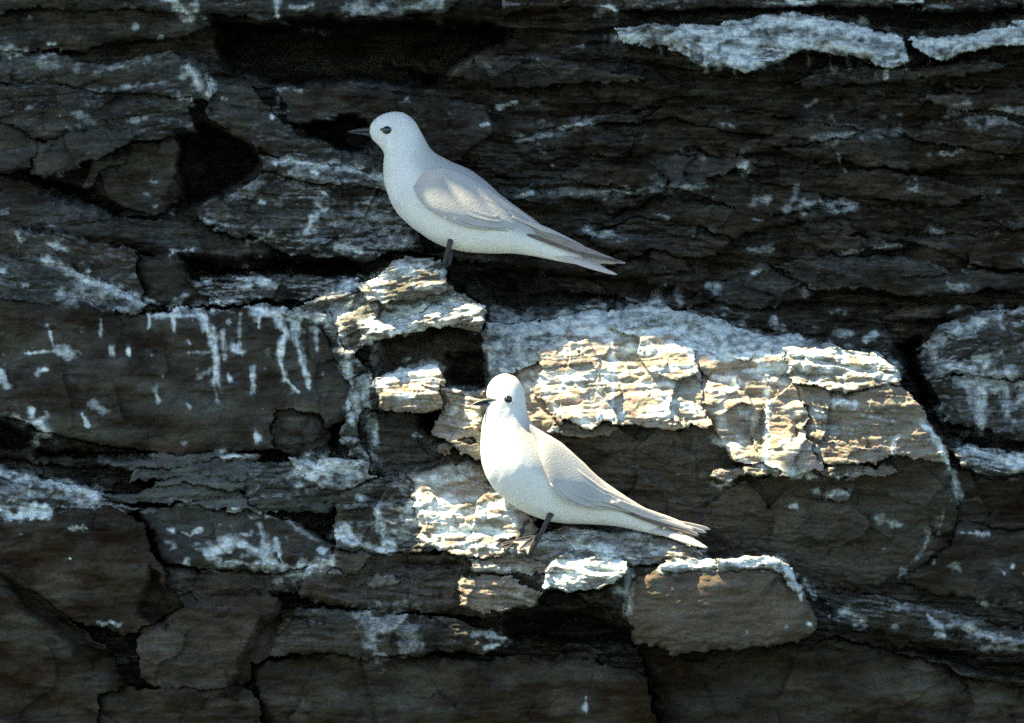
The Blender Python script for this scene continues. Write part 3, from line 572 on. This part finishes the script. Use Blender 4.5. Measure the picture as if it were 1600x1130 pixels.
def lit_depth(u, v):
    if u > 1000 and v > 820: return 137.0
    return max(0.0, np.interp(v, [400, 470, 520, 560, 650, 740, 800, 870, 900, 960], [62, 62, 38, 40, 50, 72, 104, 124, 180, 190]))
hole = [to_roof(u, v, lit_depth(u, v)) for u, v in LIT]
gx0, gx1, gy0, gy1, gs = -1.9, 1.1, -0.85, 0.5, 0.005
hx = np.arange(gx0, gx1, gs); hy = np.arange(gy0, gy1, gs)
HX, HY = np.meshgrid(hx, hy)
hd_ = polydist((HX + 0.010 * fbm(HX / .04, HY / .04, 3, 7)).astype(np.float32), (HY + 0.006 * fbm(HX / .04, HY / .04, 3, 9)).astype(np.float32), hole)
outer = [(gx0 + .1, gy1), (gx0 + .1, -.3), (gx0 + .35, -.5), (-1.0, -.56), (-.4, -.6), (.2, -.56), (.6, -.5), (gx1 - .1, -.35), (gx1 - .1, gy1)]
od = polydist((HX + .1 * fbm(HX / .25, HY / .25, 4, 17)).astype(np.float32), (HY + .1 * fbm(HX / .25, HY / .25, 4, 19)).astype(np.float32), outer)
solid = (hd_ < 0) & (od > 0)
thk = 0.10 + 0.22 * sstep(0, .25, od) * sstep(0, .2, -hd_) + 0.10 * fbm(HX / .12, HY / .12, 4, 23)
low = np.full(HX.shape, HZ) + 0.03 * fbm(HX / .1, HY / .1, 4, 29) * sstep(0, .03, -hd_)
n_ = HX.size; ii = np.arange(n_).reshape(HX.shape)
cs = solid[:-1, :-1] & solid[1:, :-1] & solid[:-1, 1:] & solid[1:, 1:]
fq = np.stack([ii[:-1, :-1], ii[:-1, 1:], ii[1:, 1:], ii[1:, :-1]], -1)[cs]
thk = np.maximum(thk, .03)
lowc = np.stack([HX.ravel(), HY.ravel(), low.ravel()], -1)
upc = lowc + (thk / SUN[2]).ravel()[:, None] * SUN[None]
e = np.concatenate([fq[:, [0, 1]], fq[:, [1, 2]], fq[:, [2, 3]], fq[:, [3, 0]]])
key = np.sort(e, 1); key = key[:, 0].astype(np.int64) * n_ + key[:, 1]
_, first, cnt = np.unique(key, return_index=True, return_counts=True); be = e[first[cnt == 1]]
allf = np.concatenate([fq[:, ::-1], fq + n_, np.stack([be[:, 0], be[:, 1], be[:, 1] + n_, be[:, 0] + n_], -1)])
used, inv = np.unique(allf, return_inverse=True)
oc = np.concatenate([lowc, upc])[used]
ov = link('shade_overhang', fast_mesh('shade_overhang', oc, [inv.reshape(-1, 4)], True,
          dict(guano=np.zeros(len(oc)), tone=np.full(len(oc), .1), warm=np.zeros(len(oc)), wash=np.zeros(len(oc)), rough=np.full(len(oc), .5))), cliff, ROCK)
ov['label'] = 'unseen roof added to shade the cliff, its gap shaped for the sun patch'

# ------------------------------------------------------------------ sea far below
wm, wnt, wb = mat('sea water')
wb.inputs['Base Color'].default_value = (0.012, 0.035, 0.045, 1); wb.inputs['Roughness'].default_value = 0.12
wf, _ = tex(wnt, N(wnt, 'ShaderNodeTexCoord').outputs['Object'], 0.9, 6, .6)
wbp = N(wnt, 'ShaderNodeBump'); wbp.inputs['Distance'].default_value = 0.4
wnt.links.new(wf, wbp.inputs['Height']); wnt.links.new(wbp.outputs[0], wb.inputs['Normal'])
wa = np.linspace(0, 2 * np.pi, 64, endpoint=False)
wc = [np.array([[0, 0, 0]])] + [np.stack([r * np.cos(wa), r * np.sin(wa), 0 * wa], -1) for r in (5, 30, 200, 3000)]
fs = [np.stack([np.zeros(64, int), 1 + np.arange(64), 1 + (np.arange(64) + 1) % 64], -1)]
for k in range(3):
    a = 1 + 64 * k + np.arange(64); b2 = 1 + 64 * k + (np.arange(64) + 1) % 64
    fs.append(np.stack([a, a + 64, b2 + 64, b2], -1))
sea = link('sea', fast_mesh('sea', np.concatenate(wc), fs, False), None, wm); kind(sea, 'structure')

#BIRDS
# ------------------------------------------------------------------ birds
def feather_mat(name, col, mantle, warm=(0.62, 0.58, 0.50), var=.06):
    m, nt, bs = mat(name)
    co = N(nt, 'ShaderNodeTexCoord').outputs['Object']
    a = N(nt, 'ShaderNodeAttribute', attribute_name='mantle').outputs['Fac']
    mp = N(nt, 'ShaderNodeMapping'); mp.inputs['Rotation'].default_value = (0, math.radians(38), 0); nt.links.new(co, mp.inputs[0])
    f, _ = tex(nt, mp.outputs[0], 230, 5, .65, (1, 2, 3.2)); f2, _ = tex(nt, co, 45, 4, .6)
    lo = tuple(c * (1 - var) for c in col); hi = tuple(min(1, c * (1 + var)) for c in col)
    c = mixc(nt, a, ramp(nt, f2, (.3, lo), (.7, hi)), ramp(nt, f2, (.3, tuple(c * .9 for c in mantle)), (.7, tuple(c * 1.1 for c in mantle))))
    c = mixc(nt, .35, c, mixc(nt, 1.0, c, ramp(nt, f, (.3, .55), (.65, 1.0)), 'MULTIPLY'))
    nt.links.new(c, bs.inputs['Base Color'])
    bs.inputs['Roughness'].default_value = .9; bs.inputs['Specular IOR Level'].default_value = .12
    bs.inputs['Sheen Weight'].default_value = .15; bs.inputs['Sheen Roughness'].default_value = .6
    bp = N(nt, 'ShaderNodeBump'); bp.inputs['Distance'].default_value = .0016; bp.inputs['Strength'].default_value = .35
    nt.links.new(f, bp.inputs['Height']); nt.links.new(bp.outputs[0], bs.inputs['Normal'])
    return m
PLUM = feather_mat('pale plumage', (0.67, 0.70, 0.665), (0.37, 0.395, 0.39))
WING = feather_mat('grey wing plumage', (0.39, 0.40, 0.385), (0.56, 0.51, 0.44), var=.1)
COVT = plain('pale edged covert', (0.42, 0.43, 0.43), .9, .0004, 150, .12, .12, (1, 1, 4))
QUILL = plain('brown grey flight feather', (0.115, 0.098, 0.085), .8, .0003, 90, .15, .3, (1, 1, 6))
QUILM = plain('grey brown flight feather', (0.24, 0.215, 0.19), .85, .0003, 90, .15, .3, (1, 1, 6))
TAILM = plain('pale tail feather', (0.42, 0.40, 0.37), .85, .0003, 120, .12, .15, (1, 1, 6))
BILL = plain('black bill horn', (0.040, 0.046, 0.046), .3, .0002, 200, .4, .2)
LEGM = plain('dark leg skin', (0.035, 0.032, 0.034), .6, .0005, 500, .3, .3)
LITWEB = plain('sunlit foot web', (0.50, 0.40, 0.30), .6, .0003, 400, .3, .12)  # sunlight painted into the web colour, used on the lit foot alone
EYEM = plain('dark eye', (0.008, 0.007, 0.006), .12, 0, 200, .6, .1)
RING = plain('white eye crescent', (0.78, 0.77, 0.72), .8, 0, 200, .2, .04)

def crom(a, n):
    """resample the rows of a through a Catmull-Rom spline to n rows"""
    a = np.asarray(a, float); k = len(a)
    e = np.concatenate([2 * a[:1] - a[1:2], a, 2 * a[-1:] - a[-2:-1]])
    t = np.linspace(0, k - 1, n); i = np.minimum(t.astype(int), k - 2); f = (t - i)[:, None]
    p0, p1, p2, p3 = e[i], e[i + 1], e[i + 2], e[i + 3]
    return .5 * (2 * p1 + (p2 - p0) * f + (2 * p0 - 5 * p1 + 4 * p2 - p3) * f * f + (3 * p1 - p0 - 3 * p2 + p3) * f ** 3)

BSHIFT = 0.0
def toW(a):
    x, y, z = P(a[..., 0], a[..., 1], a[..., 2] + BSHIFT); return np.stack([x, y, z], -1)

def tube_mesh(name, rings, attrs=None):
    """rings (n,m,3) in picture units -> closed mesh"""
    n, m, _ = rings.shape
    co = toW(np.concatenate([rings.reshape(-1, 3), rings[0].mean(0)[None], rings[-1].mean(0)[None]]))
    a = np.arange(n * m).reshape(n, m); b = np.roll(a, -1, 1)
    q = np.stack([a[:-1], a[1:], b[1:], b[:-1]], -1).reshape(-1, 4)
    c0 = np.stack([np.full(m, n * m), a[0], b[0]], -1); c1 = np.stack([np.full(m, n * m + 1), b[-1], a[-1]], -1)
    at = None
    if attrs: at = {k: np.concatenate([v.ravel(), [v[0].mean(), v[-1].mean()]]) for k, v in attrs.items()}
    return fast_mesh(name, co, [q, c0, c1], True, at)

def loft(rows, n=70, m=40, p=2.0, rough=0.0, seed=0, mantle=None):
    """rows: top u,v,D  bottom u,v,D  half depth -> rings; the section is a (super)ellipse"""
    r = crom(rows, n); th = np.linspace(0, 2 * np.pi, m, endpoint=False)
    T, Bm, hd = r[:, 0:3], r[:, 3:6], np.maximum(r[:, 6], .4)
    c, s = np.cos(th), np.sin(th)
    c = np.sign(c) * np.abs(c) ** (2 / p); s = np.sign(s) * np.abs(s) ** (2 / p)
    ctr = (T + Bm) / 2; ax = (T - Bm) / 2
    rg = ctr[:, None] + ax[:, None] * c[None, :, None]
    rg[..., 2] += hd[:, None] * s[None]
    if rough:
        k = fbm(np.arange(n)[:, None] * .35 + c[None] * 2, s[None] * 2.2 + np.arange(n)[:, None] * 0, 3, seed)
        rg = ctr[:, None] + (rg - ctr[:, None]) * (1 + rough * k[..., None])
    return rg, c, s, r

def pipe(pts, rad, n=24, m=10):
    r = crom([list(p) + [q] for p, q in zip(pts, rad)], n); c = r[:, :3]; q = r[:, 3]
    t = np.gradient(c, axis=0); t /= np.linalg.norm(t, axis=1)[:, None]
    ref = np.array([0.3, 0.1, 1.0]); a = np.cross(t, ref); a /= np.linalg.norm(a, axis=1)[:, None]; b = np.cross(t, a)
    th = np.linspace(0, 2 * np.pi, m, endpoint=False)
    return c[:, None] + q[:, None, None] * (a[:, None] * np.cos(th)[None, :, None] + b[:, None] * np.sin(th)[None, :, None])

def blade(pts, wd, thick=1.1, tilt=0.35, n=26, m=12):
    """a flight feather: vane of width wd(t), thin, slightly cupped, round-pointed tip"""
    r = crom(pts, n); t = np.linspace(0, 1, n)
    w_ = wd * np.clip(np.minimum(.55 + 1.2 * t, 1.0), 0, 1) * np.sqrt(np.clip(1 - np.clip((t - .62) / .385, 0, 1) ** 1.8, 0.004, 1))
    d = np.gradient(r, axis=0); d /= np.linalg.norm(d, axis=1)[:, None]
    side = np.stack([-d[:, 1], d[:, 0], np.full(n, tilt)], -1); side /= np.linalg.norm(side, axis=1)[:, None]
    nrm = np.cross(d, side)
    th = np.linspace(0, 2 * np.pi, m, endpoint=False)
    cup = -(np.cos(th) ** 2) * .12
    return r[:, None] + side[:, None] * (w_[:, None] * np.cos(th)[None])[..., None] + nrm[:, None] * (thick * np.sin(th)[None] + w_[:, None] * cup[None])[..., None]

def dome(c, ru, rv, rd, n=14, m=22, rot=0.0):
    """flattened ball about c"""
    ph = np.linspace(.06, np.pi - .06, n); th = np.linspace(0, 2 * np.pi, m, endpoint=False)
    x = ru * np.sin(ph)[:, None] * np.cos(th)[None]; y = rv * np.sin(ph)[:, None] * np.sin(th)[None]; z = -rd * np.cos(ph)[:, None] + 0 * th[None]
    cr, sr = math.cos(rot), math.sin(rot)
    return np.stack([c[0] + x * cr - y * sr, c[1] + x * sr + y * cr, c[2] + z], -1)

def part(name, rings, m, parent, attrs=None):
    return link(name, tube_mesh(name, rings, attrs), parent, m)

def make_bird(sp):
    global BSHIFT
    BSHIFT = sp['shift']
    foot = sp['base']
    root = bpy.data.objects.new('seabird', None); COL.objects.link(root); root.empty_display_size = .05
    root['label'] = sp['label']; root['category'] = 'bird'; root['group'] = 'pale seabirds perched on the cliff'
    dc = sp['dc']
    rows = []
    for i, (tu, tv, bu, bv, hd) in enumerate(sp['body']):
        k = float(np.interp(i, dc[0], dc[1])); rows.append((tu, tv, k, bu, bv, k, hd))
    rg, c, s, r = loft(rows, 96, 48, 2.1, .018, sp['seed'])
    st_ = np.linspace(0, len(rows) - 1, 96)
    k = sstep(5.2, 8.2, st_)[:, None] * sstep(-.1, .5, c)[None] * (1 + 0 * s)[None] * 1.0
    part('body', rg, PLUM, root, dict(mantle=k))
    for sg in (1, -1):            # near and far wing
        wr = []
        for (tu, tv, td, bu, bv, bd, k0) in sp['wing']:
            n_w = len(wr); wr.append((tu, tv, k0 + sg * (td - 3), bu, bv, k0 + sg * bd, (1.5, 5, 10, 12.5, 12, 9, 7, 5, 4, 3)[n_w]))
        wrg, wc, ws, _ = loft(wr, 60, 28, 1.9, .01, sp['seed'] + 5)
        tt = np.linspace(0, 1, 60)
        pale = (sstep(.02, .1, tt) * (1 - sstep(.16, .34, tt)))[:, None] * sstep(-.3, .5, wc)[None] * .55 + (sstep(.42, .6, tt))[:, None] * sstep(-.2, .6, wc)[None] * .7
        part('wing', wrg, WING, root, dict(mantle=pale))
        outer_ = np.sin(np.linspace(0, 2 * np.pi, 28, endpoint=False)) * sg
        for row, (tm, ln, wdt, angs) in enumerate(((.37, .30, 6.0, (60, 78, 98, 118, 138, 156)), (.50, .34, 5.5, (62, 86, 108, 130, 150)))):
            for na, a_ in enumerate(angs):
                f0 = tm + .035 * math.sin(na * 2.1 + row) ; idx = np.clip(np.linspace(f0, f0 + ln, 5) * 59, 0, 59)
                jj = int(round((a_ if sg > 0 else 360 - a_) / 360 * 28)) % 28
                pc = np.array([wrg[int(i_), jj] for i_ in idx]); pc[:, 2] += sg * np.linspace(-1.3, .05, 5)
                part('covert_feather', blade(pc, wdt, .55, .35 * sg, 12, 8), WING, root)
        for q in sp['quills']:
            pts = [(u, v, k0 + sg * d_) for (u, v, d_, k0) in q[0]]
            part('flight_feather', blade(pts, q[1], 1.0, .35 * sg), (QUILL, TAILM, QUILM)[q[2]], root)
    for q in sp['tail']:
        part('tail_feather', blade(q[0], q[1], .7, q[2]), TAILM, root)
    ub, lb = sp['bill']
    part('upper_bill', loft(ub, 26, 16)[0], BILL, root); part('lower_bill', loft(lb, 26, 16)[0], BILL, root)
    flat_r = rg.reshape(-1, 3)
    for e in sp['eyes']:
        near = flat_r[np.hypot(flat_r[:, 0] - e['c'][0], flat_r[:, 1] - e['c'][1]) < 5.0]; fs_ = -1 if e.get('cd', 1) < 0 else 1
        sd0 = float(np.median(near[near[:, 2] * fs_ > np.median(rg[:, :, 2][:30]) * fs_][:, 2]))
        off = sd0 + .6 * fs_ - e['c'][2]; e['c'] = (e['c'][0], e['c'][1], e['c'][2] + off)
        if e.get('lore'): e['lore'] = ((e['lore'][0][0], e['lore'][0][1], sd0 - 1.2 * fs_),) + tuple(e['lore'][1:])
        ey = part('eye', dome(e['c'], e['r'], e['r'] * .86, 4.0), EYEM, root)
        if e.get('lore'): part('eye_stripe', dome(*e['lore']), EYEM, ey)
        a = np.linspace(*e['arc'], 14); rr = e['r'] + 1.8
        part('eye_crescent', pipe([(e['c'][0] + rr * math.cos(t), e['c'][1] + rr * .85 * math.sin(t), e['c'][2] + e.get('cd', 1.0) * .6) for t in a], 1.15 * np.sin(np.linspace(.15, np.pi - .15, 14)), 30, 8), RING, ey)
    for L in sp['legs']:
        l0 = np.array(L['leg'][0], float); l1 = np.array(L['leg'][1], float); l0[2] -= 7
        part('thigh_feathers', pipe([l0 + (l0 - l1) * .6, l0, l0 + (l1 - l0) * .6], [10, 8, 4.0], 18, 18), PLUM, root)
        L['leg'][0] = tuple(l0 - np.array([0, 0, 8.0]))
        lg = part('leg', pipe(L['leg'], L['rad'], 24, 12), LEGM, root)
        a = np.array(L['ankle'], float)
        tips = [np.array(t, float) for t in L['toes']]
        for t in tips:
            mid = (a + t) / 2 + np.array([0, -1.5, 1.0])
            part('toe', pipe([a, mid, t], [2.3, 1.9, .8], 14, 8), LEGM, lg)
        # webs: thin scalloped skin between neighbouring toes
        for t0, t1 in zip(tips[:-1], tips[1:]):
            f = np.linspace(0, 1, 9); rings = []
            for g in np.linspace(.06, 1, 8):
                e_ = a + (t0 - a) * f[:, None] * 0 + ((t0 * (1 - f)[:, None] + t1 * f[:, None]) - a) * (g * (1 - .22 * np.sin(np.pi * f)[:, None]))
                up_ = e_ + np.array([0, -.7, .5]); rings.append(np.concatenate([up_, (e_ + np.array([0, .7, -.3]))[::-1]]))
            part('web', np.array(rings), LITWEB if L.get('lit') else LEGM, lg)
    # origin at the feet
    root.location = toW(np.array(foot, float)); bpy.context.view_layer.update()
    inv_ = root.matrix_world.inverted()
    for ch in root.children: ch.matrix_parent_inverse = inv_
    return root

make_bird(dict(seed=3, shift=-21, base=(692, 416, 62), label='upper bird in shade, in profile on the pale rock knob, bill pointing left',
    body=[(577, 200, 578, 211, 4), (582, 190.5, 583, 219, 12), (593, 181, 593, 229, 20), (609, 175.5, 600, 240, 26), (629, 176, 599, 254, 29), (648, 189, 599, 268, 31),
          (661, 212, 600, 283, 34), (674, 234, 604, 299, 39), (700, 250, 612, 319, 45), (731, 264, 627, 340, 49), (757, 281, 651, 361, 50), (778, 301, 684, 381, 48),
          (800, 318, 720, 392.5, 43), (824, 335, 762, 396, 36), (848, 353, 805, 396.5, 26), (872, 369, 842, 402, 17), (895, 381, 876, 409, 10), (914, 391, 905, 414, 4)],
    dc=([0, 17], [48, 36]),
    wing=[(647, 286, 40, 646, 293, 41, 46), (660, 270, 40, 652, 307, 44, 46), (688, 262, 36, 667, 325, 47, 46), (718, 268, 31, 691, 340, 48, 45), (748, 284, 29, 721, 350, 46, 44),
          (774, 303, 26, 754, 356, 42, 43), (800, 321, 22, 784, 357, 34, 42), (830, 342, 17, 812, 363, 25, 41), (860, 363, 12, 842, 374, 17, 40), (896, 383, 7, 884, 388, 9, 39)],
    quills=[([(770, 348, 30, 43), (825, 366, 24, 41), (900, 392, 12, 39), (974, 410, 7, 38)], 3.4, 0), ([(770, 343, 26, 43), (840, 365, 19, 41), (912, 391, 10, 39), (962, 406, 6, 38)], 4.6, 2),
            ([(775, 338, 24, 43), (845, 361, 19, 41), (905, 386, 10, 39), (945, 400, 6, 38)], 4.6, 2), ([(800, 338, 30, 43), (850, 358, 18, 41), (895, 380, 8, 39), (920, 391, 5, 38)], 5, 1)],
    tail=[([(850, 392, 44), (900, 408, 48), (964, 429, 54)], 5.2, .5), ([(850, 390, 42), (900, 405, 44), (950, 422, 47)], 5.2, .5), ([(850, 389, 40), (900, 402, 40), (938, 414, 41)], 5.2, .5),
          ([(850, 388, 36), (900, 401, 34), (945, 411, 32)], 5.2, -.5), ([(850, 388, 34), (905, 401, 30), (962, 412, 25)], 5.2, -.5), ([(850, 387, 32), (905, 399, 26), (977, 411, 18)], 5.2, -.5)],
    bill=([(586, 197, 48, 586, 206, 48, 7), (577, 198.5, 48, 577, 206.5, 48, 5.4), (566, 200.2, 48, 566, 206.4, 48, 3.8), (553, 202.6, 48, 553, 206.4, 48, 2.4), (543, 205.6, 48, 543, 206.8, 48, .8)],
          [(586, 206, 48, 586, 214.5, 48, 6), (577, 206.6, 48, 577, 213.5, 48, 4.6), (566, 206.7, 48, 566, 211.2, 48, 3.2), (554, 206.6, 48, 554, 209, 48, 1.8), (546, 206.8, 48, 546, 207.8, 48, .6)]),
    eyes=[dict(c=(604.5, 203.5, 71.5), r=7.4, arc=(-.7, 1.9), lore=((597.6, 202.6, 69), 4.0, 2.2, 2.4, 12, 18, .1)), dict(c=(604.5, 203.5, 24.5), r=6.2, arc=(-.7, 1.9), cd=-1)],
    legs=[dict(leg=[(708, 362, 66), (704, 376, 70), (699, 394, 68), (693, 414, 62)], rad=[6, 4.6, 4.0, 3.6], ankle=(692, 415, 62), toes=[(668, 417, 66), (664, 421, 74), (672, 424, 82)]),
          dict(leg=[(712, 362, 28), (708, 378, 28), (705, 396, 30), (701, 415, 34)], rad=[6, 4.6, 4.0, 3.6], ankle=(700, 416, 34), toes=[(678, 415, 30), (674, 417, 36), (679, 420, 44)])]))

make_bird(dict(seed=9, shift=-22, base=(826, 866, 152), label='lower bird in sunlight on the flaky ledge, its head half turned to the camera',
    body=[(760, 615, 763, 632, 7), (763, 602, 763, 639, 18), (773, 590, 758, 648, 26), (789, 584, 754, 660, 30), (807, 591, 752, 675, 33), (818.5, 610, 751, 691, 35), (822, 633, 751, 708, 38),
          (827, 653, 754, 728, 45), (838, 667, 762, 749, 51), (861, 681, 777, 770, 54), (886, 699, 801, 789, 53), (910, 721, 836, 808, 49), (933, 743, 880, 818, 42), (959, 763, 925, 819.5, 33),
          (985, 780, 965, 823, 23), (1010, 795, 1000, 830, 14), (1034, 806, 1029, 837, 6)],
    dc=([0, 4, 9, 16], [152, 150, 140, 112]),
    wing=[(828, 663, 40, 828, 670, 42, 148), (842, 671, 40, 838, 700, 46, 145), (864, 685, 40, 850, 733, 52, 142), (890, 704, 36, 866, 765, 52, 139), (917, 729, 31, 893, 784, 47, 136), (946, 755, 25, 925, 792, 39, 131),
          (980, 777, 18, 957, 793, 28, 125), (1015, 798, 12, 993, 806, 17, 119), (1048, 812, 7, 1036, 817, 9, 113)],
    quills=[([(935, 782, 28, 133), (990, 804, 20, 122), (1040, 822, 10, 114), (1092, 839, 5, 108)], 3.2, 0), ([(955, 784, 33, 133), (1000, 801, 18, 121), (1045, 815, 9, 113), (1085, 828, 5, 108)], 5, 1),
            ([(965, 782, 29, 130), (1005, 798, 16, 121), (1045, 812, 8, 113), (1072, 821, 5, 108)], 5, 1)],
    tail=[([(985, 815, 118), (1040, 833, 122), (1106, 856, 128)], 5.8, .5), ([(985, 813, 117), (1040, 830, 119), (1098, 851, 122)], 5.8, .5), ([(985, 811, 116), (1040, 827, 114), (1086, 842, 113)], 5.8, .5),
          ([(985, 810, 114), (1040, 823, 108), (1092, 836, 102)], 5.8, -.4), ([(985, 808, 112), (1040, 819, 104), (1104, 832, 96)], 5.8, -.4), ([(985, 807, 110), (1040, 816, 100), (1110, 827, 90)], 5.8, -.4)],
    bill=([(776, 622, 177, 776, 629, 177, 5), (766, 621, 174, 766, 629, 174, 7), (756, 622.6, 174, 756, 629.6, 174, 5.2), (747, 626, 175, 747, 631.4, 175, 3.4), (738, 631.4, 177, 738, 633, 177, .9)],
          [(776, 628, 177, 776, 632, 177, 4), (766, 628.5, 174, 766, 635, 174, 5.5), (756, 629.4, 174, 756, 634.6, 174, 3.8), (748, 631.2, 175, 748, 634.4, 175, 2.2), (740, 632.6, 176.5, 740, 634, 176.5, .7)]),
    eyes=[dict(c=(794, 624, 176.5), r=6.6, arc=(.1, 2.2), lore=((787.5, 622, 175), 4, 2, 2.4, 12, 18, .1)), dict(c=(770, 616, 130), r=6.0, arc=(.1, 2.2), cd=-1)],
    legs=[dict(leg=[(864, 796, 160), (857, 810, 166), (845, 834, 164), (827, 866, 154)], rad=[7, 4.6, 4.0, 3.6], ankle=(836, 838, 166), toes=[(800, 846, 172), (812, 858, 176), (825, 868, 178)], lit=True),
          dict(leg=[(822, 792, 112), (826, 806, 116), (818, 824, 126), (806, 848, 138)], rad=[6, 4.4, 3.8, 3.4], ankle=(806, 848, 138), toes=[(782, 850, 140), (780, 856, 148), (790, 860, 154)])]))
